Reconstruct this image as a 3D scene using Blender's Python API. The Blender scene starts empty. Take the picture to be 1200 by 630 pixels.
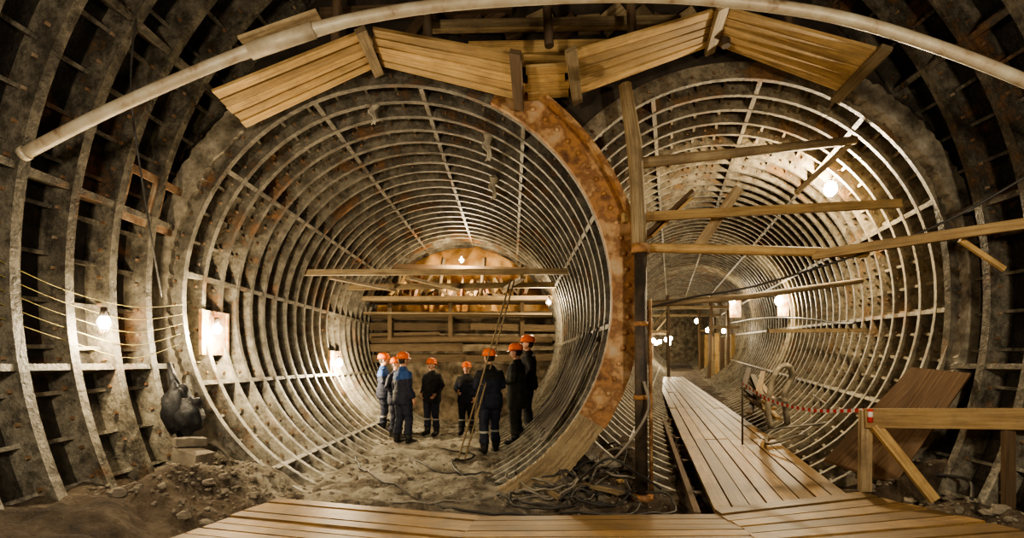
import bpy, math, random
from mathutils import Vector, Matrix, noise
random.seed(7)
R_ = random.random
def U(a,b): return random.uniform(a,b)
C = bpy.context.scene.collection

# ------------------------------------------------------------------ materials
def nodes(name):
    m = bpy.data.materials.new(name); m.use_nodes = True
    nt = m.node_tree; b = nt.nodes['Principled BSDF']
    return m, nt, b
def N(nt,t,**k):
    n = nt.nodes.new(t)
    for a,v in k.items(): setattr(n,a,v)
    return n
def ramp(nt,fac,stops):
    r = N(nt,'ShaderNodeValToRGB'); cr=r.color_ramp
    while len(cr.elements)<len(stops): cr.elements.new(0.5)
    for e,(p,c) in zip(cr.elements,stops):
        e.position=p; e.color=(c[0],c[1],c[2],1)
    nt.links.new(fac,r.inputs['Fac']); return r.outputs['Color']
def noisefac(nt,vec,scale,detail=6,rough=0.6):
    n=N(nt,'ShaderNodeTexNoise'); n.inputs['Scale'].default_value=scale
    n.inputs['Detail'].default_value=detail; n.inputs['Roughness'].default_value=rough
    nt.links.new(vec,n.inputs['Vector']); return n.outputs['Fac']
def mix(nt,fac,a,b,mode='MIX'):
    m=N(nt,'ShaderNodeMix'); m.data_type='RGBA'; m.blend_type=mode
    for s,v in ((m.inputs[0],fac),(m.inputs[6],a),(m.inputs[7],b)):
        if hasattr(v,'is_linked'): nt.links.new(v,s)
        elif isinstance(v,(int,float)): s.default_value=v
        else: s.default_value=(v[0],v[1],v[2],1)
    return m.outputs[2]
def bump(nt,b,h,strength,dist=0.02):
    n=N(nt,'ShaderNodeBump'); n.inputs['Strength'].default_value=strength; n.inputs['Distance'].default_value=dist
    nt.links.new(h,n.inputs['Height']); nt.links.new(n.outputs['Normal'],b.inputs['Normal'])
def maprange(nt,v,a,b,c=0,d=1):
    n=N(nt,'ShaderNodeMapRange'); nt.links.new(v,n.inputs['Value'])
    for k,x in zip(('From Min','From Max','To Min','To Max'),(a,b,c,d)): n.inputs[k].default_value=x
    return n.outputs['Result']
def math_(nt,op,a,b):
    n=N(nt,'ShaderNodeMath',operation=op)
    for i,v in enumerate((a,b)):
        if hasattr(v,'is_linked'): nt.links.new(v,n.inputs[i])
        else: n.inputs[i].default_value=v
    return n.outputs[0]
def basic(name,stops,scale=5,rough=0.8,metal=0,bstr=0.4,bscale=None,detail=6):
    m,nt,b=nodes(name); g=N(nt,'ShaderNodeNewGeometry')
    f=noisefac(nt,g.outputs['Position'],scale,detail)
    nt.links.new(ramp(nt,f,stops),b.inputs['Base Color'])
    b.inputs['Roughness'].default_value=rough; b.inputs['Metallic'].default_value=metal
    if bstr: bump(nt,b,noisefac(nt,g.outputs['Position'],bscale or scale*4),bstr)
    return m
def cast_iron(name,dark,mid,rust,dust,zlo,zhi,dustmax=0.85,grime=.75,updust_hilite=.7):
    m,nt,b=nodes(name); g=N(nt,'ShaderNodeNewGeometry'); P=g.outputs['Position']
    f=noisefac(nt,P,1.6,8,0.65)
    base=ramp(nt,f,[(0.35,dark),(0.47,mid),(0.56,dark),(0.64,rust)])
    sep=N(nt,'ShaderNodeSeparateXYZ'); nt.links.new(P,sep.inputs[0])
    hz=maprange(nt,sep.outputs['Z'],zlo,zhi,1,0)
    f2=noisefac(nt,P,4.5,8,0.75)
    hz2=math_(nt,'MULTIPLY',hz,maprange(nt,f2,0.38,0.6,0.1,1.1))
    sn=N(nt,'ShaderNodeSeparateXYZ'); nt.links.new(g.outputs['Normal'],sn.inputs[0])
    up=maprange(nt,sn.outputs['Z'],0.2,0.8,0,updust_hilite)  # dust on up-facing faces, doubling as rib highlights put into the colour
    d=math_(nt,'MINIMUM',math_(nt,'ADD',math_(nt,'MULTIPLY',hz2,dustmax),math_(nt,'MULTIPLY',up,maprange(nt,f2,0.3,0.6,0.3,1))),0.95)
    col=mix(nt,d,base,dust)
    sp=maprange(nt,noisefac(nt,P,7,9,0.85),0.46,0.62,0,grime)
    col=mix(nt,sp,col,tuple(x*.3 for x in dark))
    nt.links.new(col,b.inputs['Base Color'])
    b.inputs['Roughness'].default_value=0.52
    bump(nt,b,noisefac(nt,P,22,6),0.8,0.02)
    return m
def wood(name,a,bc,c,rough=0.7,grime=.55):
    m,nt,b=nodes(name)
    uv=N(nt,'ShaderNodeUVMap'); uv.uv_map='UVMap'
    mp=N(nt,'ShaderNodeMapping'); mp.inputs['Scale'].default_value=(0.9,16,1)
    nt.links.new(uv.outputs[0],mp.inputs[0])
    f=noisefac(nt,mp.outputs[0],2.2,8,0.6)
    col=ramp(nt,f,[(0.3,a),(0.52,bc),(0.75,c)])
    at=N(nt,'ShaderNodeAttribute'); at.attribute_name='rnd'
    tint=ramp(nt,at.outputs['Fac'],[(0,(0.5,0.48,0.43)),(0.5,(0.88,0.86,0.8)),(1,(1.1,1.07,1.0))])
    col=mix(nt,1.0,col,tint,'MULTIPLY')
    g=N(nt,'ShaderNodeNewGeometry')
    st=noisefac(nt,g.outputs['Position'],2.8,9,0.75)
    col=mix(nt,maprange(nt,st,0.44,0.64,0,grime),col,(0.12,0.083,0.048))
    nt.links.new(col,b.inputs['Base Color']); b.inputs['Roughness'].default_value=rough
    bump(nt,b,f,0.35,0.01)
    return m
def emis(name,col,s):
    m,nt,b=nodes(name); b.inputs['Base Color'].default_value=(*col,1)
    b.inputs['Emission Color'].default_value=(*col,1); b.inputs['Emission Strength'].default_value=s
    return m

M={}
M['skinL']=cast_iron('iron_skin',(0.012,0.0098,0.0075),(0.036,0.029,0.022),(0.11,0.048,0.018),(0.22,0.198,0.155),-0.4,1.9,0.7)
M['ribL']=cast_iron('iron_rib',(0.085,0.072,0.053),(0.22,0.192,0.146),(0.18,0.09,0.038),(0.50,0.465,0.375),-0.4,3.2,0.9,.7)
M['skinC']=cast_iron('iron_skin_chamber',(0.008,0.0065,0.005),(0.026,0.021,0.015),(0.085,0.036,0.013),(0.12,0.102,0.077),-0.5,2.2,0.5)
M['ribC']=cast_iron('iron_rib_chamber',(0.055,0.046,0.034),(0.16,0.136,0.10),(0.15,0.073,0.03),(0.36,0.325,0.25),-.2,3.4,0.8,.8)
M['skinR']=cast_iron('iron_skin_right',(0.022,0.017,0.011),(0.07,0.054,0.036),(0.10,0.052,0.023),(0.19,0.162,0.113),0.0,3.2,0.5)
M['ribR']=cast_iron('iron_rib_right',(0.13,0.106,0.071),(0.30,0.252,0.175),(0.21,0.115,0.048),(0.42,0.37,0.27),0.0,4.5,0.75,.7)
M['rust']=basic('rusty_steel',[(0.3,(0.13,0.058,0.024)),(0.42,(0.42,0.21,0.08)),(0.50,(0.23,0.11,0.045)),(0.58,(0.50,0.30,0.14)),(0.7,(0.55,0.43,0.29))],3.5,0.65,0.1,0.6,20,10)
M['darksteel']=basic('dark_steel',[(0.3,(0.03,0.026,0.022)),(0.55,(0.08,0.06,0.045)),(0.75,(0.16,0.11,0.07))],5,0.6,0.3,0.4)
M['conc']=basic('dusty_concrete',[(0.32,(0.07,0.058,0.042)),(0.5,(0.24,0.205,0.15)),(0.68,(0.43,0.385,0.3))],4.5,0.9,0,0.9,16,11)
M['endwall']=basic('dark_rough_rock',[(0.3,(0.02,0.016,0.012)),(0.6,(0.06,0.045,0.032)),(0.8,(0.11,0.08,0.055))],3,0.95,0,1.0,9,9)
M['clay']=basic('clay_face',[(0.3,(0.20,0.09,0.028)),(0.5,(0.46,0.25,0.09)),(0.7,(0.58,0.40,0.2))],2.2,0.95,0,1.0,8,9)
M['facing']=basic('grey_rough_face',[(0.32,(0.07,0.054,0.036)),(0.5,(0.19,0.15,0.1)),(0.68,(0.33,0.275,0.2))],3.2,0.95,0,1.0,8,10)
M['pipe']=basic('painted_pipe',[(0.32,(0.16,0.09,0.045)),(0.43,(0.38,0.30,0.20)),(0.7,(0.52,0.46,0.34))],5,0.5,0.1,0.2,None,10)
M['wood']=wood('fresh_planks',(0.36,0.21,0.08),(0.60,0.40,0.175),(0.74,0.54,0.28),.7,.42)
M['woodold']=wood('old_timber',(0.18,0.12,0.065),(0.40,0.305,0.18),(0.54,0.43,0.27))
M['woodfloor']=wood('walkway_planks',(0.18,0.098,0.035),(0.345,0.21,0.08),(0.46,0.305,0.13),.45,.7)
M['wooddark']=wood('dark_timber',(0.06,0.04,0.022),(0.13,0.08,0.045),(0.2,0.13,0.08))
M['woodbh']=wood('bulkhead_boards',(0.08,0.055,0.033),(0.18,0.13,0.08),(0.29,0.225,0.145),.85,.7)
M['ply']=wood('brown_plywood',(0.09,0.052,0.026),(0.17,0.10,0.052),(0.24,0.155,0.085))
M['cable']=basic('black_cable',[(0.3,(0.02,0.02,0.02)),(0.7,(0.07,0.06,0.05))],8,0.5,0,0)
M['hose']=basic('grey_hose',[(0.3,(0.12,0.105,0.085)),(0.7,(0.32,0.28,0.22))],6,0.6,0,0)
M['ywire']=basic('yellow_wire',[(0.3,(0.25,0.2,0.05)),(0.7,(0.45,0.37,0.1))],6,0.6,0,0)
M['rag']=basic('pale_rag',[(0.3,(0.3,0.26,0.19)),(0.7,(0.6,0.54,0.42))],9,0.9,0,0.3)
M['bag']=basic('black_bag',[(0.3,(0.006,0.006,0.007)),(0.7,(0.02,0.02,0.022))],9,0.6,0,0.6,12)
M['redplank']=basic('red_white_board',[(0.35,(0.42,0.10,0.05)),(0.5,(0.55,0.33,0.22)),(0.65,(0.7,0.58,0.44))],4,0.85,0,0.2)
M['bulb']=emis('lamp_bulb',(1.0,0.86,0.6),150)
M['plate']=basic('whitewashed_plate',[(0.35,(0.30,0.11,0.04)),(0.5,(0.46,0.31,0.19)),(0.66,(0.62,0.5,0.35))],7,0.8,0,0.3,None,9)
M['stone']=basic('stone',[(0.3,(0.1,0.08,0.06)),(0.7,(0.28,0.24,0.18))],4,0.95,0,0.5)
M['rust2']=basic('brown_rust',[(0.3,(0.08,0.045,0.025)),(0.5,(0.20,0.115,0.06)),(0.68,(0.3,0.235,0.165))],6,0.75,0.1,0.5,20,9)
m,nt,b=nodes('dusty_ground'); g=N(nt,'ShaderNodeNewGeometry'); P=g.outputs['Position']
f=noisefac(nt,P,2.6,12,0.75)
dirt=ramp(nt,f,[(0.34,(0.028,0.019,0.011)),(0.5,(0.10,0.07,0.044)),(0.68,(0.21,0.16,0.108))])
dust=ramp(nt,f,[(0.34,(0.17,0.142,0.1)),(0.5,(0.40,0.36,0.28)),(0.66,(0.60,0.555,0.45))])
sp=N(nt,'ShaderNodeSeparateXYZ'); nt.links.new(P,sp.inputs[0])
my=maprange(nt,sp.outputs['Y'],4.9,5.9,0,1); mx=maprange(nt,sp.outputs['X'],0.2,1.1,1,0)
mm=math_(nt,'MULTIPLY',my,mx); mm=math_(nt,'MULTIPLY',mm,maprange(nt,noisefac(nt,P,1.3,9,0.7),0.38,0.52,0.25,1))
nt.links.new(mix(nt,mm,dirt,dust),b.inputs['Base Color']); b.inputs['Roughness'].default_value=0.95
bump(nt,b,noisefac(nt,P,16,10,0.7),1.0,0.08); M['ground']=m
m,nt,b=nodes('barrier_tape'); uv=N(nt,'ShaderNodeUVMap'); uv.uv_map='UVMap'
s=N(nt,'ShaderNodeSeparateXYZ'); nt.links.new(uv.outputs[0],s.inputs[0])
t=math_(nt,'GREATER_THAN',math_(nt,'FRACT',math_(nt,'MULTIPLY',s.outputs['X'],9.0),0),0.5)
nt.links.new(mix(nt,t,(0.7,0.05,0.03),(0.8,0.78,0.72)),b.inputs['Base Color']); M['tape']=m

# ------------------------------------------------------------------ mesh builder
class MB:
    def __init__(s,mats): s.v=[];s.f=[];s.m=[];s.uv=[];s.r=[];s.sm=[];s.mats=mats
    def face(s,idx,mi=0,uv=None,r=0.5,smooth=False):
        s.f.append(tuple(idx));s.m.append(mi);s.uv.append(uv or [(0,0)]*len(idx));s.r.append(r);s.sm.append(smooth)
    def hexa(s,p,mi=0,uvs=None,r=None):
        o=len(s.v); s.v+= [tuple(q) for q in p]; r=R_() if r is None else r
        L=(Vector(p[4])-Vector(p[0])).length; v0=R_()*10; u0=R_()*10
        w=[(Vector(p[(i+1)%4])-Vector(p[i])).length for i in range(4)]; acc=v0
        for i in range(4):
            j=(i+1)%4
            s.face((o+i,o+j,o+4+j,o+4+i),mi,[(u0,acc),(u0,acc+w[i]),(u0+L,acc+w[i]),(u0+L,acc)],r); acc+=w[i]
        s.face((o+3,o+2,o+1,o),mi,[(u0,v0),(u0+.03,v0),(u0+.03,v0+.1),(u0,v0+.1)],r)
        s.face((o+4,o+5,o+6,o+7),mi,[(u0,v0),(u0+.03,v0),(u0+.03,v0+.1),(u0,v0+.1)],r)
    def quick(s,p,mi=0):
        o=len(s.v); s.v+=p
        for f in ((0,1,5,4),(1,2,6,5),(2,3,7,6),(3,0,4,7),(4,5,6,7),(3,2,1,0)): s.face([o+i for i in f],mi)
    def beam(s,p0,p1,w,h,mi=0,up=(0,0,1),r=None):
        p0=Vector(p0);p1=Vector(p1);d=(p1-p0).normalized();u=Vector(up)
        if abs(d.dot(u))>0.97: u=Vector((0,1,0))
        sd=d.cross(u).normalized();u=sd.cross(d).normalized()
        q=[(-.5,-.5),(.5,-.5),(.5,.5),(-.5,.5)]
        s.hexa([p0+sd*a*w+u*b_*h for a,b_ in q]+[p1+sd*a*w+u*b_*h for a,b_ in q],mi,r=r)
    def tube(s,pts,rad,mi=0,n=8,cap=True,smooth=True,jit=0,r=None):
        pts=[Vector(p) for p in pts]; k=len(pts)
        rads=rad if isinstance(rad,(list,tuple)) else [rad]*k
        r=R_() if r is None else r; o=len(s.v); prev=None; acc=0; us=[]; v0=R_()*5
        for i,p in enumerate(pts):
            d=(pts[min(i+1,k-1)]-pts[max(i-1,0)]).normalized()
            if prev is None: a=d.cross(Vector((0,0,1)) if abs(d.z)<.9 else Vector((0,1,0))).normalized()
            else: a=(prev-d*prev.dot(d)).normalized()
            prev=a;b_=d.cross(a)
            if i: acc+=(p-pts[i-1]).length
            us.append(acc)
            for j in range(n):
                t=2*math.pi*j/n; rr=rads[i]*(1+U(-jit,jit)) if jit else rads[i]
                s.v.append(tuple(p+a*math.cos(t)*rr+b_*math.sin(t)*rr))
        for i in range(k-1):
            for j in range(n):
                j2=(j+1)%n; w=.15/n*6
                s.face((o+i*n+j,o+i*n+j2,o+(i+1)*n+j2,o+(i+1)*n+j),mi,
                  [(us[i],v0+j*w),(us[i],v0+(j+1)*w),(us[i+1],v0+(j+1)*w),(us[i+1],v0+j*w)],r,smooth)
        if cap:
            s.face([o+j for j in range(n)][::-1],mi,None,r); s.face([o+(k-1)*n+j for j in range(n)],mi,None,r)
    def ell(s,c,rx,ry,rz,mi=0,n=12,k=8,fn=None):
        o=len(s.v);c=Vector(c)
        for i in range(k+1):
            ph=math.pi*i/k
            for j in range(n):
                t=2*math.pi*j/n
                q=Vector((math.sin(ph)*math.cos(t),math.sin(ph)*math.sin(t),math.cos(ph)))
                if fn: q=fn(q)
                s.v.append((c.x+q.x*rx,c.y+q.y*ry,c.z+q.z*rz))
        for i in range(k):
            for j in range(n):
                j2=(j+1)%n
                s.face((o+i*n+j,o+(i+1)*n+j,o+(i+1)*n+j2,o+i*n+j2),mi,None,.5,True)
    def mesh(s,name):
        me=bpy.data.meshes.new(name); me.from_pydata(s.v,[],s.f)
        for mt in s.mats: me.materials.append(mt)
        me.polygons.foreach_set('material_index',s.m); me.polygons.foreach_set('use_smooth',s.sm)
        uv=me.uv_layers.new(name='UVMap'); flat=[c for f in s.uv for q in f for c in q]
        uv.data.foreach_set('uv',flat)
        at=me.attributes.new('rnd','FLOAT','FACE'); at.data.foreach_set('value',s.r)
        me.update(); return me
    def obj(s,name,parent=None):
        o=bpy.data.objects.new(name,s.mesh(name)); C.objects.link(o)
        if parent: o.parent=parent
        return o
def spline(pts,n=6):
    P=[Vector(p) for p in pts]; out=[]
    for i in range(len(P)-1):
        a=P[max(i-1,0)];b_=P[i];c=P[i+1];d=P[min(i+2,len(P)-1)]
        for k in range(n):
            t=k/n; out.append(0.5*((2*b_)+(c-a)*t+(2*a-5*b_+4*c-d)*t*t+(3*b_-a-3*c+d)*t**3))
    out.append(P[-1]); return out

# ------------------------------------------------------------------ ground height
def sst(t): t=max(0,min(1,t)); return t*t*(3-2*t)
def axR(y): return 2.7+.308*(y-6)
def gz(x,y):
    z=0.0
    if y>5.5 and x<1.6:
        t=abs(x+1.33); z+=0.42*sst((t-1.15)/1.1)*sst((y-5.5)/.8)
        z-=0.12*sst((y-9.5)/3)
    lm=sst((-2.3-x)/.9)*sst((6.4-y)/.5)
    z+=0.42*lm+lm*.2*noise.noise((x*2.4,y*2.4,8))
    z+=0.04*max(0,y-6)*sst((x-1.0)/1.4)
    if y>5.5 and x>1.8: z+=0.3*sst((abs(x-axR(y))-1.0)/.8)
    z+=0.12*sst((x-4.1)/.5)*sst((6.2-y)/.5)
    a=1.0
    if y<5.3 and -2.5<x<4.4: a=0.3; z-=0.03
    z+=a*0.06*noise.noise((x*1.3,y*1.3,0))+a*0.065*noise.noise((x*4,y*4,3))+a*.035*noise.noise((x*10,y*10,5))
    return z
xs=[-5+.06*i for i in range(184)]; 
while xs[-1]<20: xs.append(xs[-1]+.4)
ys=[-2+.5*i for i in range(10)]
while ys[-1]<10: ys.append(ys[-1]+.06)
while ys[-1]<14.6: ys.append(ys[-1]+.1)
while ys[-1]<47: ys.append(ys[-1]+.5)
g=MB([M['ground']])
for y in ys:
    for x in xs: g.v.append((x,y,gz(x,y)))
nx=len(xs)
for j in range(len(ys)-1):
    for i in range(nx-1):
        a=j*nx+i; g.face((a,a+1,a+nx+1,a+nx),0,None,.5,True)
g.obj('floor')

# ------------------------------------------------------------------ linings
def lining(name,cx,cz,R,y0,y1,sp,dep,longs,sx=0,sz=0,cull=None,tick=10,t=.05,mats=None,n=96,tickh=.7,fine_to=1e9,tw=.028,bolt=0,bolt_from=-9):
    mb=MB(mats)
    def P(a,r,y): 
        return (cx+sx*(y-y0)+r*math.cos(a),y,cz+sz*(y-y0)+r*math.sin(a))
    ok=lambda a,y:(cull is None) or not cull(*P(a,R-.05,y))
    k=int(round((y1-y0)/sp)); A=[2*math.pi*j/n for j in range(n)]
    for i in range(k):
        ya=y0+i*sp;yb=ya+sp;ym=(ya+yb)/2
        for j in range(n):
            a=A[j];b_=A[(j+1)%n]; am=a+math.pi/n
            if not ok(am,ym): continue
            o=len(mb.v); mb.v+=[P(a,R,ya),P(b_,R,ya),P(b_,R,yb),P(a,R,yb)]
            mb.face((o,o+3,o+2,o+1),0)
        if ya<fine_to:
            for q in range(int(360/tick)):
                ad=q*tick+tick*.5; am=math.radians(ad)
                if not ok(am,ym) or math.sin(am)<-.93: continue
                wa=tw/2/R; h=dep*tickh
                mb.quick([P(am-wa,R,ya),P(am+wa,R,ya),P(am+wa,R-h,ya),P(am-wa,R-h,ya),P(am-wa,R,ym),P(am+wa,R,ym),P(am+wa,R-h*.4,ym),P(am-wa,R-h*.4,ym)],1)
                mb.quick([P(am-wa,R,ym),P(am+wa,R,ym),P(am+wa,R-h*.4,ym),P(am-wa,R-h*.4,ym),P(am-wa,R,yb),P(am+wa,R,yb),P(am+wa,R-h,yb),P(am-wa,R-h,yb)],1)
        for ad in longs:
            am=math.radians(ad)
            if not ok(am,ym): continue
            w=.03/R; c=am
            mb.quick([P(c-w,R,ya),P(c+w,R,ya),P(c+w,R-dep*.97,ya),P(c-w,R-dep*.97,ya),P(c-w,R,yb),P(c+w,R,yb),P(c+w,R-dep*.97,yb),P(c-w,R-dep*.97,yb)],1)
    for i in range(k+1):
        y=y0+i*sp; rr=R-dep
        for j in range(n):
            a=A[j];b_=A[(j+1)%n]; am=a+math.pi/n
            if not ok(am,y): continue
            o=len(mb.v)
            for x in (a,b_): mb.v+=[P(x,R,y-t/2),P(x,rr,y-t/2),P(x,rr,y+t/2),P(x,R,y+t/2)]
            for q in range(3): mb.face((o+q,o+q+1,o+4+q+1,o+4+q),1)
        if bolt and y>bolt_from and y<12:
            for q in range(int(360/bolt)):
                am=math.radians(q*bolt+bolt*.25)
                if not ok(am,y) or math.sin(am)<-.9: continue
                w=.014/R; r0=R-dep*.62
                mb.quick([P(am-w,r0-.014,y-t/2-.025),P(am+w,r0-.014,y-t/2-.025),P(am+w,r0+.014,y-t/2-.025),P(am-w,r0+.014,y-t/2-.025),P(am-w,r0-.014,y+t/2+.025),P(am+w,r0-.014,y+t/2+.025),P(am+w,r0+.014,y+t/2+.025),P(am-w,r0+.014,y+t/2+.025)],2)
    return mb.obj(name)
CX,CZ,RL=-1.33,2.24,2.7
RX,RZ,RR=2.7,2.35,2.66
def cullR(x,y,z): return (x-CX)**2+(z-CZ)**2<(RL+.05)**2 and y<13
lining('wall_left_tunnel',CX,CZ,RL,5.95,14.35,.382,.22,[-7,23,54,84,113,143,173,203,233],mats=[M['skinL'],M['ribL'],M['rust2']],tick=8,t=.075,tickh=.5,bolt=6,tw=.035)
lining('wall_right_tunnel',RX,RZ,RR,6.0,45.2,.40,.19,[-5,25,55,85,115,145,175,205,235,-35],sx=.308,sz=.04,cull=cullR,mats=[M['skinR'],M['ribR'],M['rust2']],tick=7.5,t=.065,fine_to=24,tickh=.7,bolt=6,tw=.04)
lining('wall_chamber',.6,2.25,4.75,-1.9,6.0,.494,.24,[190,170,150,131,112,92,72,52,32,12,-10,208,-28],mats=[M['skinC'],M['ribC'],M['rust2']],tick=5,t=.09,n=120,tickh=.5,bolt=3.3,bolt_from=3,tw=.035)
ox,oz=.6,2.25; n=240; mb=MB([M['endwall']])
def exitr(a):
    best=0; dx,dz=math.cos(a),math.sin(a)
    for cx,cz,r in ((CX,CZ,RL),(RX,RZ,RR)):
        fx,fz=ox-cx,oz-cz; bb=fx*dx+fz*dz; cc=fx*fx+fz*fz-r*r; D=bb*bb-cc
        if D>0: best=max(best,-bb+math.sqrt(D))
    return best
for i in range(n):
    a=2*math.pi*i/n; r=min(exitr(a),4.82)
    for rr,y in ((r,5.99),(4.85,5.99),(4.85,6.1),(r,6.1)): mb.v.append((ox+rr*math.cos(a),y,oz+rr*math.sin(a)))
for i in range(n):
    j=(i+1)%n
    for q in range(4): mb.face((i*4+q,i*4+(q+1)%4,j*4+(q+1)%4,j*4+q))
mb.obj('wall_front')
def disc(cx,cz,r,y,n=96): return [(cx+r*math.cos(2*math.pi*i/n),y,cz+r*math.sin(2*math.pi*i/n)) for i in range(n)]
mb=MB([M['endwall']]); mb.v=disc(.6,2.25,4.8,-1.95); mb.face(range(96)); mb.obj('wall_rear')
mb=MB([M['facing']]); mb.v=disc(axR(45.2),RZ+.04*39.2,RR,45.2); mb.face(range(96)); mb.obj('wall_tunnel_end')

def collar(cx,cz,r0,r1,y0,y1,a0,a1,mat,jit=0,n=64):
    mb=MB([mat]); L=math.radians(a1-a0)*r1/n
    for i in range(n+1):
        a=math.radians(a0+(a1-a0)*i/n); j0=U(-jit,jit);j1=U(-jit,jit)
        for r,y in ((r0+j0,y0),(r1+j1,y0),(r1+j1,y1),(r0+j0,y1)): mb.v.append((cx+r*math.cos(a),y,cz+r*math.sin(a)))
    for i in range(n):
        for q in range(4): mb.face((i*4+q,i*4+(q+1)%4,i*4+4+(q+1)%4,i*4+4+q),0,[(i*L,q*.3),(i*L,q*.3+.3),(i*L+L,q*.3+.3),(i*L+L,q*.3)],.5,False)
    mb.face((3,2,1,0)); mb.face((n*4,n*4+1,n*4+2,n*4+3))
    return mb
c=collar(CX,CZ,2.48,2.82,5.84,5.98,-32,64,M['rust'])
for i in range(24):
    a=math.radians(-28+i*3.9); c.ell((CX+2.66*math.cos(a),5.83,CZ+2.66*math.sin(a)),.03,.025,.03,0,8,5)
o1=c.obj('steel_arch_ring')
collar(CX,CZ,2.78,2.83,5.70,5.98,-8,60,M['rust']).obj('flange',o1)
collar(CX,CZ,2.48,2.80,5.84,5.99,-78,-32,M['woodold'],.01).obj('timber_sill_arch')
collar(CX,CZ,2.60,2.86,5.84,6.0,118,232,M['conc'],.02,110).obj('concrete_rim')
collar(RX,RZ,2.52,2.74,5.84,6.0,-50,66,M['conc'],.02,110).obj('concrete_rim')

# ------------------------------------------------------------------ bulkhead
mb=MB([M['clay'],M['woodbh'],M['redplank'],M['wooddark'],M['facing'],M['wood']])
k=80
for j in range(k+1):
    for i in range(k+1):
        x=CX-2.75+5.5*i/k; z=CZ-2.75+5.5*j/k
        mb.v.append((x,14.15+.35*noise.noise((x*1.5,z*1.5,1))+.12*noise.noise((x*4,z*4,2)) - (0 if z<3.2 else -.3),z))
for j in range(k):
    for i in range(k): a=j*(k+1)+i; mb.face((a,a+1,a+k+2,a+k+1),0 if (CZ-2.75+5.5*j/k)>2.75 else 4,None,.5,True)
for i in range(4,9):
    z=.45+i*.29; w=math.sqrt(max(.1,2.5**2-(z-CZ)**2))
    xm=CX+U(-.8,.8); mb.beam((CX-w,13.75+U(-.05,.03),z),(xm,13.8,z+U(-.05,.05)),.05,.2,1); mb.beam((xm,13.7+U(-.05,.03),z),(CX+w,13.75,z+U(-.06,.06)),.05,.18,random.choice((1,4)))
for z,r in ((2.1,.09),(2.75,.08)):
    mb.tube([(CX-2.4,13.6,z),(CX,13.58,z+.04),(CX+2.4,13.6,z)],r,1,10)
mb.beam((CX-2.3,13.5,3.1),(CX+2.3,13.5,3.12),.9,.06,1)
for i in range(34):
    x=CX-1.7+3.4*i/33+U(-.05,.05); z0=3.15
    mb.beam((x,13.8+U(-.1,.2),z0),(x+U(-.25,.25),14.0,z0+U(.35,.85)),U(.04,.1),.03,(2,5,3,2)[i%4],up=(0,1,0))
for i in range(18):
    x=CX+U(-1.9,1.6); mb.beam((x,13.3+U(-.2,.4),3.2+U(0,.2)),(x+U(-.8,.8),13.7,3.3+U(0,1.0)),.06,.04,random.choice((3,5,1)),up=(0,1,0))
for x in (CX-1.7,CX-.6,CX+.5,CX+1.5):
    mb.tube([(x,13.3,3.1),(x+.1,13.7,4.3)],.05,1,8)
mb.beam((CX-1.9,13.5,4.05),(CX+1.9,13.5,3.95),.08,.12,3)
for x in (CX-1.9,CX-.3,CX+1.6): mb.beam((x,13.55,2.1),(x,13.55,3.1),.1,.08,1,up=(0,1,0))
mb.obj('wall_back')

# ------------------------------------------------------------------ timber
def deck(name,a,b_,c,d,n,th,mat,gap=.008,cleats=(),cm=None):
    a,b_,c,d=map(Vector,(a,b_,c,d)); mb=MB([mat,cm or mat]); nr=((b_-a).cross(d-a)).normalized()
    if nr.z<0: nr=-nr
    for i in range(n):
        t0=i/n+gap;t1=(i+1)/n-gap; e0=U(-.03,.03);e1=U(-.03,.03); off=nr*U(-.008,.008)
        p=[a.lerp(d,t0),a.lerp(d,t1)];q=[b_.lerp(c,t0),b_.lerp(c,t1)]
        L=[(q[0]-p[0]).normalized(),(q[1]-p[1]).normalized()]
        p=[p[0]+L[0]*e0+off,p[1]+L[1]*e0+off];q=[q[0]+L[0]*e1+off,q[1]+L[1]*e1+off]
        mb.hexa([p[0],p[1],p[1]+nr*th,p[0]+nr*th,q[0],q[1],q[1]+nr*th,q[0]+nr*th],0)
    for t in cleats:
        s=a.lerp(b_,t);e=d.lerp(c,t); v=(e-s).normalized()
        mb.beam(s-v*.08-nr*.03,e+v*.08-nr*.03,.11,.05,1,up=nr)
    return mb.obj(name)
G=.016
deck('timber_canopy',(-2.945,5.7,4.11),(-1.47,5.7,4.80),(-1.43,5.0,4.75),(-2.96,5.0,4.14),5,.03,M['wood'],G,cleats=(.97,),cm=M['woodold'])
deck('timber_canopy',(-1.45,5.72,4.80),(.12,5.7,4.40),(.08,5.0,4.50),(-1.40,5.02,4.78),5,.03,M['wood'],G,cleats=(.975,),cm=M['wooddark'])
deck('timber_canopy',(.17,5.78,4.46),(.62,5.78,4.50),(.55,5.2,4.52),(.14,5.2,4.50),4,.03,M['wood'],G)
deck('timber_canopy',(.68,5.7,4.46),(2.23,5.7,5.03),(2.07,5.0,4.97),(.54,5.0,4.52),5,.03,M['wood'],G,cleats=(.02,.98),cm=M['woodold'])
deck('timber_canopy',(2.26,5.72,5.04),(3.7,5.7,4.48),(3.67,5.0,4.54),(2.10,5.0,4.96),5,.03,M['wood'],G,cleats=(.97,),cm=M['woodold'])
mb=MB([M['wood'],M['wooddark'],M['woodold']])
mb.beam((-.5,5.9,5.12),(1.3,5.9,5.15),.05,.14,0); mb.beam((-.3,5.88,4.97),(.9,5.88,4.95),.04,.13,0)
mb.beam((-1.0,5.8,5.3),(1.9,5.8,5.36),.1,.1,2); mb.beam((-2.2,5.9,5.5),(0,5.9,5.6),.1,.12,1)
for x in (-1.9,-.9,.4,1.3,2.3,3.0):
    mb.tube([(x,5.5,4.9),(x+U(-.15,.15),5.6,6.3)],.05,1,8)
for i in range(14):
    x=-1.2+i*.28; mb.beam((x,5.93,5.25+U(0,.2)),(x+.26,5.93,5.3+U(0,.3)),.05,U(.1,.25),random.choice((1,2,1)))
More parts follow.
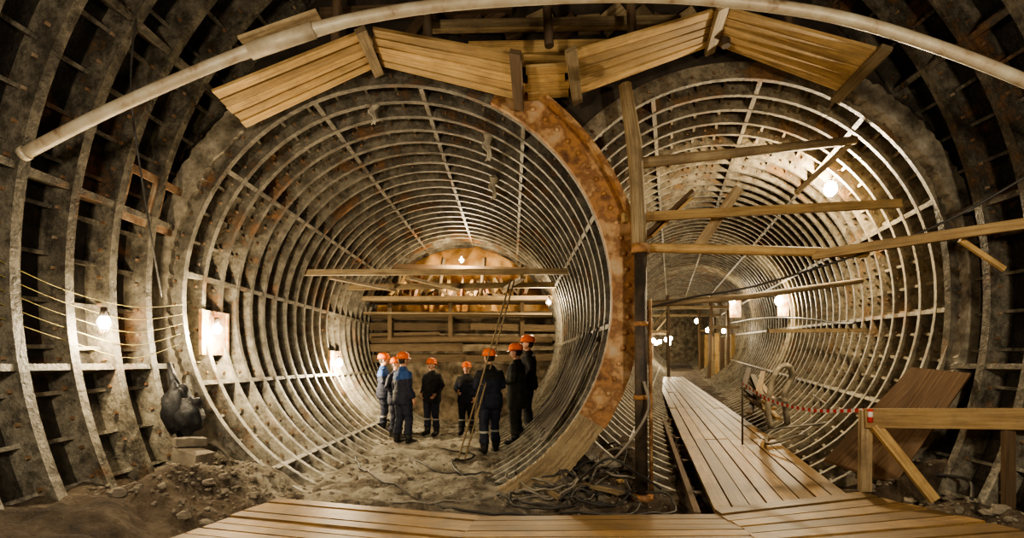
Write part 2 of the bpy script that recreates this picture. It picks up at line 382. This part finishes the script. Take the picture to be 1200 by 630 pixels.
mb.obj('roof_timber_lagging')
pp=[(-3.8,4.0,3.14),(-3.0,4.0,3.54),(-1.8,4,4.03),(-.8,4,4.26),(.27,4,4.35),(1.2,4,4.36),(2.0,4,4.29),(2.67,4,4.17),(3.4,4,3.94),(4.1,4,3.66),(4.55,4,3.43)]
mb=MB([M['pipe'],M['darksteel'],M['woodold']]); mb.tube(spline(pp,6),.046,0,14)
mb.tube([(-3.83,4,3.125),(-3.79,4,3.145)],.054,0,14); mb.tube([(-3.832,4,3.124),(-3.825,4,3.128)],.04,1,12)
mb.tube([(-2.05,4,3.93),(-1.55,4,4.1)],.06,0,14)
mb.tube([(-2.4,4.25,3.98),(-1,4.25,4.42),(0,4.25,4.55),(1.5,4.25,4.6)],.022,0,8)
mb.beam((-2.1,4.0,3.99),(-1.5,4.0,4.2),.16,.03,2)
mb.obj('overhead_pipe')

zb=gz(1.40,5.6)
mb=MB([M['woodold'],M['darksteel'],M['rust']])
mb.tube([(1.40,5.62,2.72),(1.39,5.62,3.1),(1.37,5.62,3.5),(1.34,5.62,3.9),(1.29,5.62,4.25),(1.24,5.62,4.55)],[.08,.086,.078,.084,.076,.07],0,12,jit=.05)
mb.tube([(1.42,5.62,zb-.04),(1.41,5.62,2.8)],.068,1,16)
mb.tube([(1.41,5.62,2.70),(1.41,5.62,2.80)],.1,2,16); mb.tube([(1.42,5.62,zb-.03),(1.42,5.62,zb+.05)],.13,2,16)
mb.tube([(1.54,5.65,gz(1.53,5.65)),(1.52,5.64,2.2)],.02,2,8)
for z in (1.1,1.9): mb.tube([(1.415,5.62,z),(1.415,5.62,z+.05)],.078,2,16)
mb.obj('support_post')
def one(name,fn,mats=None):
    mb=MB(mats or [M['woodold'],M['wood'],M['wooddark']]); fn(mb); return mb.obj(name)
one('timber_beam',lambda b:b.tube([(1.42,5.75,3.74),(2.8,6.0,3.98),(4.22,6.3,4.24)],[.06,.055,.05],0,10,jit=.04))
one('timber_beam',lambda b:b.beam((1.24,5.76,3.13),(4.70,6.2,3.43),.06,.1,1))
one('timber_beam',lambda b:b.tube([(1.36,5.76,2.80),(2.6,5.76,2.77),(3.95,5.7,2.72)],[.05,.055,.05],1,10,jit=.03))
one('timber_beam',lambda b:b.beam((3.35,5.72,2.70),(4.95,4.75,2.82),.06,.1,1))
one('timber_beam',lambda b:b.tube([(1.6,6.15,2.2),(3.0,6.6,2.35),(4.78,7.0,2.62)],[.04,.04,.035],0,8))
one('timber_brace',lambda b:b.beam((1.52,6.0,2.95),(2.22,6.4,3.62),.05,.15,2,up=(0,1,0)))
one('timber_brace',lambda b:b.beam((1.62,6.05,2.98),(2.18,6.3,3.52),.03,.12,1,up=(0,1,.3)))
one('timber_brace',lambda b:b.beam((2.25,6.2,2.90),(2.75,6.2,3.62),.12,.03,0,up=(0,1,0)))
one('timber_brace',lambda b:b.beam((3.5,6.3,3.6),(4.3,6.4,4.3),.04,.06,0))
one('timber_brace',lambda b:b.beam((4.55,5.2,2.75),(5.0,5.2,2.45),.03,.05,1))
one('timber_beam',lambda b:b.beam((4.0,8.0,2.0),(6.0,8.6,2.05),.05,.06,0))
one('timber_beam',lambda b:b.beam((-3.85,9.2,3.12),(1.15,9.2,3.14),.1,.1,0))
one('timber_beam',lambda b:(b.beam((-3.8,11.4,3.18),(1.15,11.4,3.24),.1,.12,0),b.beam((-3.3,9.3,3.05),(-2.6,11.3,3.1),.1,.05,0),b.beam((-.2,11.4,3.12),(.2,9.3,3.05),.1,.05,0),b.beam((-1.9,9.3,3.05),(-1.2,11.4,3.12),.1,.05,0)))
one('timber_beam',lambda b:(b.beam((-3.75,12.6,3.08),(1.0,12.6,3.1),.12,.1,0),b.beam((-3.7,12.9,2.75),(1.0,12.9,2.72),.3,.05,0)))
def part(b,y):
    cx=axR(y); zc=RZ+.04*(y-6)
    for dx in (-1.9,-.9,1.0,1.9):
        z0=gz(cx+dx,y)
        b.beam((cx+dx,y,z0),(cx+dx+U(-.1,.1),y,zc+1.6 if abs(dx)<1.5 else zc+.9),.12,.12,2,up=(0,1,0))
    b.beam((cx-2.3,y,zc+1.0),(cx+2.3,y,zc+1.05),.1,.14,0); b.beam((cx-2.4,y,zc-.1),(cx-.9,y,zc-.1),.08,.12,0)
    b.beam((cx+1.0,y,zc+.1),(cx+2.4,y,zc+.1),.08,.12,0); b.beam((cx-1.9,y,zc-.2),(cx-.9,y,zc+1.0),.06,.1,0)
    for i in range(5): b.beam((cx+1.15+i*.25,y+.1,gz(cx+1.1,y)),(cx+1.15+i*.25,y+.1,zc-.3+U(-.1,.2)),.2,.04,i%3,up=(0,1,0))
one('timber_gate_frame',lambda b:part(b,24)); one('timber_gate_frame',lambda b:part(b,31))

zf=lambda y:.1+.04*max(0,y-6)
segs=[4.65,8.5,12.5,16.5,21,23.8]
for i in range(len(segs)-1):
    y0,y1=segs[i],segs[i+1]-.02
    l=lambda y:1.86+.253*(y-4.7); r=lambda y:3.45+.236*(y-4.7)
    deck('plank_walkway',(l(y0),y0,zf(y0)),(l(y1),y1,zf(y1)),(r(y1),y1,zf(y1)),(r(y0),y0+(0.55 if i==0 else 0),zf(y0)),8,.04,M['woodfloor'],gap=.006)
one('walkway_joist',lambda b:[b.beam((1.86+.253*(y-4.7)-.1,y,zf(y)-.06),(3.45+.236*(y-4.7)+.1,y,zf(y)-.06),.1,.1,0) for y in (5.6,7.2,8.9,11,13,15.5,18)],[M['wooddark']])
one('walkway_kerb',lambda b:(b.beam((1.72,4.75,.08),(4.1,14.4,.34),.06,.08,0)),[M['wooddark']])
deck('plank_platform',(-2.32,5.15,.1),(-.28,4.56,.1),(-.45,3.2,.1),(-2.75,3.8,.1),9,.04,M['woodfloor'],gap=.01)
deck('plank_platform',(-.30,4.55,.11),(1.9,4.62,.11),(1.9,3.2,.11),(-.45,3.2,.11),9,.04,M['woodfloor'],gap=.01)
deck('plank_platform',(1.84,4.7,.12),(3.62,5.35,.12),(4.35,3.5,.12),(1.9,3.2,.12),9,.04,M['woodfloor'],gap=.01)
one('platform_joist',lambda b:(b.beam((-2.4,4.9,.05),(-.4,4.3,.05),.1,.09,0),b.beam((-.4,4.3,.05),(1.9,4.3,.05),.1,.09,0),b.beam((1.9,4.4,.05),(3.8,4.6,.05),.1,.09,0)),[M['wooddark']])

def bar(b):
    b.beam((3.72,5.4,.92),(4.95,4.75,.98),.04,.2,1); b.beam((3.74,5.43,.14),(3.75,5.43,1.0),.12,.05,0,up=(0,1,0))
    b.beam((3.80,5.36,.85),(4.25,5.15,.12),.1,.05,1,up=(0,1,0)); b.beam((4.75,4.9,.1),(4.75,4.9,.95),.1,.05,2,up=(0,1,0))
one('plank_barricade',bar)
one('plywood_sheet',lambda b:b.hexa([(3.80,6.25,.3),(4.18,5.6,.16),(4.18,5.58,.19),(3.80,6.23,.33),(4.72,6.05,1.42),(5.02,5.6,1.36),(5.0,5.58,1.39),(4.70,6.03,1.45)],0),[M['ply']])
mb=MB([M['tape']]); pts=spline([(3.6,8.0,1.18),(3.62,7.2,.98),(3.68,6.3,.92),(3.76,5.42,1.0)],8); acc=0
for i in range(len(pts)-1):
    p,q=pts[i],pts[i+1]; L=(q-p).length; o=len(mb.v); w=Vector((0,0,.02))
    mb.v+=[tuple(p-w),tuple(q-w),tuple(q+w),tuple(p+w)]; mb.face((o,o+1,o+2,o+3),0,[(acc,0),(acc+L,0),(acc+L,1),(acc,1)]); acc+=L
mb.tube([(3.75,5.36,.88),(3.75,5.36,1.02)],.025,0,8)
mb.obj('barrier_tape')
one('tape_stake',lambda b:b.tube([(3.6,8.0,gz(3.6,8)-.02),(3.6,8.0,1.25)],.015,0,8),[M['darksteel']])

def lad(b):
    for dx,dy in ((0,0),(.1,.1)):
        b.tube([(-.85+dx,8.0+dy,gz(-.85,8.0)),(-.02+dx*.6,8.9+dy,2.95)],.014,0,6)
    for i in range(9):
        t=.06+i*.11; p=Vector((-.85,8.0,0)).lerp(Vector((-.02,8.9,2.95)),t); b.tube([p,p+Vector((.09,.1,0))],.009,0,6)
one('narrow_ladder',lad)

def rag(name,x,y,z,h,w):
    mb=MB([M['rag']]); n=7
    for i in range(n+1):
        t=i/n; ww=w*(1-.6*t)*(1+.3*math.sin(i*2.1)); cx=x+.03*math.sin(i*1.4)
        for k in range(4): mb.v.append((cx+ww*(k/3-.5),y+.03*math.sin(k*2+i),z-h*t))
    for i in range(n):
        for k in range(3): a=i*4+k; mb.face((a,a+1,a+5,a+4),0,None,.5,True)
    o=mb.obj(name); s=o.modifiers.new('s','SOLIDIFY'); s.thickness=.012
rag('hanging_rag',-1.72,6.35,4.76,.3,.1)
rag('hanging_rag',-.33,7.0,4.66,.40,.14); rag('hanging_rag',-.3,8.2,4.5,.38,.14)
def fr(b):
    for y0,y1 in ((5.06,5.46),(5.55,5.94)):
        z0,z1=2.98,3.44; x0,x1=-3.89,-3.78; q=[(x0,y0,z0),(x0,y1,z0),(x1,y1,z1),(x1,y0,z1)]
        for i in range(4): b.beam(q[i],q[(i+1)%4],.08,.03,0,up=(1,0,-.2))
one('steel_bracket_frame',fr,[M['rust2']])
def plate(name,x,y0,y1,z0,z1,m='plate'):
    one(name,lambda b:(b.hexa([(x,y0,z0),(x,y1,z0),(x+.03,y1,z0),(x+.03,y0,z0),(x,y0,z1),(x,y1,z1),(x+.03,y1,z1),(x+.03,y0,z1)],0),
        b.beam((x+.03,y0,z0),(x+.03,y0,z1),.04,.04,1),b.beam((x+.03,y1,z0),(x+.03,y1,z1),.04,.04,1)),[M[m],M['rust']])
plate('junction_panel',-3.79,6.2,6.75,1.6,2.15)
plate('junction_panel',-3.73,10.4,11.0,1.2,1.75)
def plR(x0,y,z0,z1,w):
    one('junction_panel',lambda b:b.beam((x0,y,z0),(x0,y,z1),w,.04,0,up=(0,1,0)),[M['plate']])
plR(7.52,14.2,2.8,3.5,.3); plR(8.85,20.3,3.3,4.2,.45)
def bagf(q):
    k=1+.3*noise.noise((q.x*2.2,q.y*2.2,q.z*2.2)); return q*k
mb=MB([M['bag']]); mb.ell((-3.6,5.5,1.02),.15,.13,.26,0,20,16,bagf); mb.ell((-3.42,5.38,.9),.13,.12,.19,0,20,16,lambda q:bagf(q+Vector((.3,0,.2)))); mb.tube([(-3.6,5.5,1.2),(-3.72,5.55,1.5)],[.06,.02],0,8); mb.obj('black_bag')
one('concrete_block',lambda b:(b.beam((-3.45,5.35,.56),(-3.15,5.25,.50),.22,.14,0),b.beam((-3.5,5.3,.68),(-3.3,5.5,.66),.18,.08,0)),[M['stone']])

def cab(name,pts,r,m,n=8): 
    mb=MB([M[m]]); mb.tube(spline(pts,n),r,0,6); return mb.obj(name)
mb=MB([M['ywire']])
for i in range(5):
    z=2.15-i*.11
    mb.tube(spline([(-3.95,3.9,z+.15),(-3.9,4.5,z-.02),(-3.85,5.2,z-.08-.02*i),(-3.8,5.9,z+.02)],6),.0035,0,5)
mb.obj('yellow_wires')
cab('hanging_cable',[(-3.3,4.6,5.3),(-3.3,4.5,4.6),(-3.35,4.5,3.9),(-3.4,4.7,3.2),(-3.5,5.0,2.6),(-3.7,5.4,2.2)],.009,'cable')
cab('hanging_cable',[(5.0,4.6,3.4),(4.4,5.1,2.95),(3.9,5.6,2.72),(3.0,6.3,2.45),(2.2,6.2,2.3),(1.6,6.1,2.15)],.014,'cable')
cab('hanging_cable',[(5.1,7.6,2.1),(5.75,9,2.2),(6.5,11.5,2.5),(7.8,16,2.9),(9.8,23,3.3)],.02,'cable')
mb=MB([M['cable'],M['hose']])
def inner(y,z,off=.27): return CX+math.sqrt(max(.01,(RL-off)**2-(z-CZ)**2))
for i in range(24):
    y=6.25+i*.1; s_=U(-.15,.15)
    zs=[1.85+s_,1.4,1.0,.7+s_*.4,.55,.75,1.15+s_]
    mb.tube(spline([(inner(y,z)-(.0 if k in(0,6) else .05),y+.1*math.sin(k*1.3)+.04*k,z) for k,z in enumerate(zs)],6),.015,0 if i%3 else 1,6)
mb.obj('hose_bundle')
mb=MB([M['cable'],M['hose']])
for i in range(14):
    cx,cy=U(.3,1.3),U(5.1,6.3); r=U(.2,.45); ph=U(0,6)
    q=spline([(cx+r*math.cos(ph+t*.9)*1.3,cy+r*math.sin(ph+t*.9),.04+.07*abs(math.sin(t*1.7))) for t in range(7)],6)
    mb.tube([(p.x,p.y,p.z+gz(p.x,p.y)) for p in q],.013,0 if i%3 else 1,6)
def gp(pts,r,mi):
    q=spline([(x,y,0) for x,y in pts],8); mb.tube([(p.x,p.y,gz(p.x,p.y)+r*1.2) for p in q],r,mi,6)
gp([(-1.6,5.7),(-.9,5.5),(-.2,5.6),(.6,5.6),(1.2,5.9)],.013,1)
gp([(.8,6.6),(.1,6.2),(-.5,6.6),(-.9,7.6),(-.6,8.2),(-1.2,8.8)],.015,0)
gp([(1.0,5.4),(.2,5.9),(-.1,7.0),(.1,8.0),(.35,8.6)],.015,0)
gp([(.4,5.1),(-.6,5.3),(-1.5,6.3),(-2.2,7.4),(-2.8,9)],.013,0)
gp([(.6,5.9),(-.3,6.9),(-1.0,7.0),(-1.6,8.0)],.013,0)
mb.tube(spline([(.9,6.4,.5),(1.0,5.75,.35),(1.2,5.45,.6),(1.45,5.45,1.0),(1.42,5.52,1.3)],8),.015,1,6)
mb.tube(spline([(.75,5.7,.2),(1.0,5.35,.5),(1.3,5.4,.35),(1.6,5.5,.15)],8),.015,0,6)
mb.tube(spline([(4.1,7.2,.5),(3.8,7.6,.3),(4.4,8.5,.4),(5.2,8.2,.6),(5.6,9.5,.9)],8),.02,1,6)
mb.tube(spline([(4.4,4.9,.2),(4.7,5.3,.3),(4.5,5.7,.3),(4.9,5.6,.5)],8),.018,0,6)
mb.obj('ground_hoses')
one('scrap_boards',lambda b:(b.beam((.55,6.0,.14),(1.15,5.35,.14),.1,.03,0),b.beam((.9,6.3,.14),(1.25,5.8,.16),.08,.03,1),b.beam((.2,6.2,.1),(.5,5.4,.08),.05,.04,0)))
one('timber_pile',lambda b:[b.beam((4.7+U(-.4,.4),9.6+U(-.5,.8),.45+i*.05),(5.4+U(-.3,.3),11.2+U(-.4,.6),.6+i*.07),.1,.05,i%3) for i in range(12)])
def brk(b):
    b.tube(spline([(4.55,9.0,.35),(4.5,9.0,.8),(4.65,9.0,1.35),(4.85,9.0,1.45),(4.95,9.05,1.25),(4.85,9.1,.95),(4.95,9.2,.4)],5),.05,0,8); b.beam((4.55,9,.85),(4.9,9.1,.85),.07,.07,0)
one('concrete_segment_bracket',brk,[M['conc']])
mb=MB([M['stone']])
def rub(x,y,s):
    sd=R_()*50
    mb.ell((x,y,gz(x,y)+s*.2),s*U(.8,1.4),s*U(.8,1.2),s*U(.5,.9),0,7,5,lambda q:q*(1+.55*noise.noise((q.x*2+sd,q.y*2,q.z*2))))
    for i in range(35): mb.sm[-1-i]=False
for i in range(1300):
    z=R_()
    if z<.35: x,y=U(-3.6,-2.3),U(4.2,5.9)
    elif z<.65: x,y=U(-3.0,.9),U(5.3,8)
    elif z<.78: x,y=U(.2,1.7),U(4.9,7)
    elif z<.88: x,y=U(3.9,4.6),U(4.5,5.8)
    else: x,y=U(-2.6,.0),U(8,13)
    rub(x,y,U(.008,.025) if R_()<.9 else U(.03,.065))
mb.obj('rubble')

# ------------------------------------------------------------------ lamps
def lamp(x,y,z,watt,dx=0,dy=-.12,dz=-.05,r=.06,col=(1,.81,.52),bs=1.0):
    mb=MB([M['bulb'],M['darksteel']])
    mb.ell((x,y,z),.05*bs,.05*bs,.065*bs,0,12,8); mb.tube([(x,y,z+.05*bs),(x,y,z+.14)],[.03,.028],1,10)
    for k in range(6):
        a=k*math.pi/3
        mb.tube([(x+.03*math.cos(a),y+.03*math.sin(a),z+.1),(x+.075*math.cos(a),y+.075*math.sin(a),z),(x+.02*math.cos(a),y+.02*math.sin(a),z-.09)],.003,1,4)
    o=mb.obj('work_lamp')
    l=bpy.data.lights.new('bulb_light','POINT'); l.energy=watt; l.color=col; l.shadow_soft_size=r
    lo=bpy.data.objects.new('bulb_light',l); C.objects.link(lo); lo.location=(x+dx,y+dy,z+dz); lo.parent=o
lamp(-3.80,4.77,1.88,70,dx=.07,dy=0,dz=-.12)
lamp(-3.66,6.35,1.92,150,dx=.1,dy=-.08)
lamp(-3.58,10.6,1.5,220,dx=.15,bs=1.4)
lamp(.85,11.8,2.9,120,dx=-.15,bs=.7)
lamp(-1.3,13.2,4.15,190,bs=.8)
lamp(4.85,7.8,4.15,400,dx=-.2,bs=1.8)
lamp(7.3,14,3.2,150,dx=-.1,bs=2)
lamp(8.6,20,3.9,130,dx=-.1,bs=2)
lamp(11.9,33,4.2,80,dx=-.2,bs=2.5)
for i,(x,z) in enumerate(((7.6,2.7),(7.95,2.6),(8.35,2.7),(8.9,2.85),(9.3,2.65))): lamp(x,27.5+i*.7,z,30,bs=2)
lamp(9.55,25,3.1,40,bs=1.8); lamp(9.3,22.5,2.9,50,bs=1.6)
lamp(13.0,42,3.5,100,bs=3)
def pl(n,loc,w,r=.2,col=(1,.875,.67)):
    l=bpy.data.lights.new(n,'POINT'); l.energy=w; l.color=col; l.shadow_soft_size=r
    o=bpy.data.objects.new(n,l); C.objects.link(o); o.location=loc
pl('chamber_floodlight',(-2.0,.8,2.6),300); pl('chamber_floodlight',(3.0,.8,2.6),330)

# ------------------------------------------------------------------ people
def flat(name,c,rough=.8):
    return basic(name,[(0.3,tuple(x*.7 for x in c)),(0.7,tuple(x*1.25 for x in c))],14,rough,0,.25)
WM={'navy':flat('navy_cloth',(.014,.017,.035)),'blue':flat('blue_cloth',(.02,.065,.22)),'black':flat('black_cloth',(.012,.012,.013)),
 'green':flat('olive_cloth',(.035,.036,.027)),'boot':flat('rubber_boot',(.012,.012,.012),.5),'refl':flat('reflective_strip',(.35,.35,.32),.4),
 'skin':basic('skin',[(.3,(.5,.27,.18)),(.7,(.62,.37,.26))],6,.55,0,0),'hat':basic('orange_hard_hat',[(.3,(.75,.13,.02)),(.7,(.95,.2,.03))],8,.35,0,0),
 'eye':flat('eye',(.02,.015,.012),.2),'lip':flat('lip',(.35,.13,.1),.6),'hair':flat('dark_hair',(.03,.02,.014)),'white':flat('eye_white',(.7,.68,.64),.3),'glove':flat('work_glove',(.2,.18,.14))}
def hand(mb,w,d,side,mi):
    w=Vector(w);d=Vector(d).normalized()
    pn=Vector((side,0,0)); pn=(pn-d*pn.dot(d)).normalized()
    f=pn.cross(d).normalized()
    if f.y<0 and abs(d.z)>.5: f=-f
    elif f.z<0 and abs(d.z)<=.5: f=-f
    o=len(mb.v);n=10
    for t,wd,th in ((-.02,.026,.022),(.02,.036,.018),(.06,.042,.016),(.092,.04,.013)):
        c=w+d*t
        for j in range(n):
            a=2*math.pi*j/n; mb.v.append(tuple(c+f*math.cos(a)*wd+pn*math.sin(a)*th))
    for i in range(3):
        for j in range(n): mb.face((o+i*n+j,o+i*n+(j+1)%n,o+(i+1)*n+(j+1)%n,o+(i+1)*n+j),mi,None,.5,True)
    mb.face([o+j for j in range(n)],mi); mb.face([o+3*n+j for j in range(n)],mi)
    for k,(of,L) in enumerate(((.03,.072),(.01,.08),(-.011,.075),(-.031,.058))):
        b0=w+d*.08+f*of; b1=b0+d*L*.45-pn*L*.12; b2=b1+d*L*.3-pn*L*.25; b3=b2+d*L*.12-pn*L*.28
        mb.tube([b0,b1,b2,b3],[.0105,.0098,.0088,.006],mi,7)
    t0=w+d*.025+f*.028; t1=t0+f*.03+d*.025-pn*.012; t2=t1+d*.03-pn*.012+f*.004; mb.tube([t0,t1,t2],[.013,.011,.008],mi,7)
def worker(x,y,yaw,H=1.75,jacket='navy',top=None,pants='navy',arms='down',hy=0,tilt=0,coat=False,strip=False,stance=.0,lean=0.0,bulk=1.0,dz=0):
    s=H/1.80; root=bpy.data.objects.new('construction_worker',None); C.objects.link(root)
    root.location=(x,y,gz(x,y)-.01+dz); root.rotation_euler=(0,0,yaw); root.scale=(s,s,s)
    A={'down':(((.25,-.03,1.16),(.26,.06,.93)),)*2,
       'pockets':(((.27,-.06,1.17),(.2,.1,1.0)),)*2,
       'front':(((.25,.0,1.17),(.1,.24,1.12)),)*2,
       'hold':(((.26,.04,1.18),(.17,.27,1.1)),((.25,-.03,1.17),(.22,.12,.96)))}[arms]
    def L(p,z0=.9):
        p=Vector(p); 
        if p.z>z0: p.y+=lean*(p.z-z0)
        return p
    b=MB([WM['boot']])
    B=bulk
    rings=[(.80 if not coat else .66,.185*B,.125*B,-.005),(.88,.195*B,.145*B,-.01),(.98,.19*B,.14*B,0),(1.1,.182*B,.135*B,.005),(1.22,.192*B,.142*B,.005),(1.33,.205*B,.138*B,0),(1.42,.19*B,.118*B,-.005),(1.475,.125,.09,-.01),(1.53,.068,.07,-.005)]
    o=len(b.v);n=20
    for z,rx,ry,yy in rings:
        c=L((0,yy,z))
        for j in range(n):
            a=2*math.pi*j/n; sx=math.copysign(abs(math.cos(a))**.85,math.cos(a)); sy=math.copysign(abs(math.sin(a))**.85,math.sin(a))
            b.v.append((c.x+rx*sx,c.y+ry*sy,c.z))
    for i in range(len(rings)-1):
        for j in range(n): b.face((o+i*n+j,o+i*n+(j+1)%n,o+(i+1)*n+(j+1)%n,o+(i+1)*n+j))
    b.face([o+j for j in range(n)][::-1]); b.face([o+(len(rings)-1)*n+j for j in range(n)])
    for sd in (-1,1):
        st=stance*sd
        hip=(.095*sd,0,.9); kn=(.115*sd,.03+st*.6,.5); an=(.13*sd,-.01+st,.11)
        b.tube([hip,(.105*sd,.015+st*.3,.7),kn,(.123*sd,-.0+st*.85,.3),an],[.112*B,.1*B,.078*B,.074*B,.064*B],0,14)
        b.tube([(.13*sd,-.02+st,.22),(.13*sd,-.015+st,.1),(.13*sd,-.02+st,.035)],[.066,.062,.052],0,12)
        b.tube([(.13*sd,-.07+st,.045),(.135*sd,.02+st,.055),(.145*sd,.1+st,.05),(.15*sd,.17+st,.04),(.15*sd,.2+st,.035)],[.04,.055,.054,.047,.025],0,12)
        e,w=A[0 if sd>0 else 1]; sh=L((.175*sd,-.005,1.405)); e=L((e[0]*sd,e[1],e[2])); w=L((w[0]*sd,w[1],w[2]))
        b.tube([sh-Vector((.06*sd,0,-.0)),sh,sh.lerp(e,.5),e,e.lerp(w,.5),w],[.06,.078*B,.068*B,.058*B,.053*B,.045],0,14)
    b.tube([L((0,-.01,1.47)),L((0,-.005,1.54))],[.088,.078],0,14)
    me=b.mesh('tmp'); ob=bpy.data.objects.new('tmp',me); C.objects.link(ob)
    rm=ob.modifiers.new('r','REMESH'); rm.mode='VOXEL'; rm.voxel_size=.018
    smo=ob.modifiers.new('s','SMOOTH'); smo.factor=.6; smo.iterations=3
    bpy.context.view_layer.update(); dg=bpy.context.evaluated_depsgraph_get()
    m2=bpy.data.meshes.new_from_object(ob.evaluated_get(dg)); bpy.data.objects.remove(ob)
    m2.materials.clear()
    for k in ('boot',pants,jacket,top or jacket,'refl'): m2.materials.append(WM[k])
    hem=.80 if not coat else .66
    for v in m2.vertices:
        z=v.co.z
        k=.014*noise.noise((v.co.x*8+x*3,v.co.y*8,z*17))
        if hem<z<hem+.25: k+=.02
        if .2<z<.27: k+=.012
        v.co+=v.normal*k
    for p in m2.polygons:
        z=p.center.z; p.use_smooth=True; ax=abs(p.center.x)
        arm = ax>.2 or (z>.85 and ax>.17)
        if z<.2: k=0
        elif z<hem+.015 and not(arm and z>.86): k=1
        else: k=3 if z-(.15*(ax)) >1.27 else 2
        if strip and .37<z<.405: k=4
        p.material_index=k
    bo=bpy.data.objects.new('body',m2); C.objects.link(bo); bo.parent=root
    hm=MB([WM['skin'],WM['glove']])
    for sd in (-1,1):
        e,w=A[0 if sd>0 else 1]; e=L((e[0]*sd,e[1],e[2])); w=L((w[0]*sd,w[1],w[2]))
        hand(hm,w+(w-e).normalized()*.02,(w-e),sd,0)
    hm.obj('hands',root)
    h=MB([WM['skin'],WM['hair'],WM['white'],WM['eye'],WM['lip'],WM['hat']])
    def hf(q):
        q=q.copy(); 
        if q.z<0: 
            k=1-.32*(-q.z)**1.3; q.x*=k; q.y=q.y*(1-.12*-q.z)+(.16*-q.z)
        if q.y<0: q.y*=1.08
        return q
    h.tube([(0,-.015,-.16),(0,-.005,-.05)],[.055,.052],0,14)
    h.ell((0,0,0),.077,.095,.118,0,24,18,hf)
    h.tube([(0,.092,.022),(0,.104,-.005),(0,.112,-.024),(0,.1,-.036)],[.007,.011,.014,.008],0,8)
    for sd in (-1,1):
        h.ell((.03*sd,.083,.018),.014,.01,.009,2,10,6); h.ell((.03*sd,.0915,.018),.006,.004,.006,3,8,5)
        h.tube([(.014*sd,.094,.037),(.032*sd,.093,.042),(.048*sd,.082,.037)],.005,1,6)
        h.ell((.079*sd,-.005,0),.012,.02,.032,0,10,8)
    h.tube([(-.024,.088,-.055),(0,.097,-.053),(.024,.088,-.055)],.0055,4,6)
    h.ell((0,-.018,.018),.083,.092,.1,1,20,14,lambda q:Vector((q.x,q.y if q.y<.35 else .35+(q.y-.35)*.1,q.z if q.z>-.75 else -.75)))
    o=len(h.v); n=28
    prof=[(1.13,-.02),(1.02,-.012),(1.0,0.0),(.985,.3),(.93,.6),(.78,.86),(.5,1.0),(.2,1.07),(.02,1.08)]
    for r,zz in prof:
        for j in range(n):
            a=2*math.pi*j/n; rx=.108*r; ry=.134*r
            if r>1.1: ry*=1.0+(.22 if math.sin(a)>0 else 0)*max(0,math.sin(a))
            z=.052+.11*zz
            if r>1.1: z-=.012
            if abs(math.cos(a))<.16 and r<.99: z+=.008; 
            h.v.append((rx*math.cos(a),-.004+ry*math.sin(a),z))
    for i in range(len(prof)-1):
        for j in range(n): h.face((o+i*n+j,o+i*n+(j+1)%n,o+(i+1)*n+(j+1)%n,o+(i+1)*n+j),5,None,.5,True)
    h.face([o+(len(prof)-1)*n+j for j in range(n)],5)
    ho=h.obj('head',root); p=L((0,.01,1.655)); ho.location=p; ho.rotation_euler=(tilt,0,hy); ho.scale=(1.05,1.05,1.05)
    return root
pi=math.pi
worker(-2.76,11.0,-pi*.45,1.68,'navy','blue','navy','front',strip=True)
worker(-2.40,10.6,-pi*.62,1.68,'navy',None,'navy','pockets')
worker(-2.00,9.4,-pi*.25,1.66,'navy','blue','navy','down',stance=.05,bulk=1.1)
worker(-1.69,10.8,pi*.85,1.60,'black',None,'navy','pockets',strip=True,bulk=1.1)
worker(-1.00,11.3,pi*.97,1.60,'navy','black','black','hold',strip=True,bulk=1.1)
worker(-.37,8.6,pi*.12,1.74,'navy','black','navy','front',strip=True,stance=.08,lean=.04,hy=.2,bulk=1.1)
worker(.08,9.1,pi*.42,1.76,'green','black','green','front',coat=True,bulk=1.15,dz=.03,tilt=-.1)
worker(.31,9.8,pi*.5,1.80,'black',None,'black','pockets',bulk=1.15,dz=.0)

w=bpy.data.worlds.new('World'); bpy.context.scene.world=w; w.use_nodes=True
w.node_tree.nodes['Background'].inputs[0].default_value=(.02,.018,.015,1); w.node_tree.nodes['Background'].inputs[1].default_value=.3
cd=bpy.data.cameras.new('Camera'); cd.sensor_width=36; cd.lens=18; cd.shift_y=110/1200; cd.clip_start=.05
co=bpy.data.objects.new('Camera',cd); C.objects.link(co); co.location=(0,0,1.5); co.rotation_euler=(pi/2,0,0)
bpy.context.scene.camera=co
vs=bpy.context.scene.view_settings
vs.exposure=0.33
try: vs.look='AgX - Medium High Contrast'
except Exception as e: print(e)
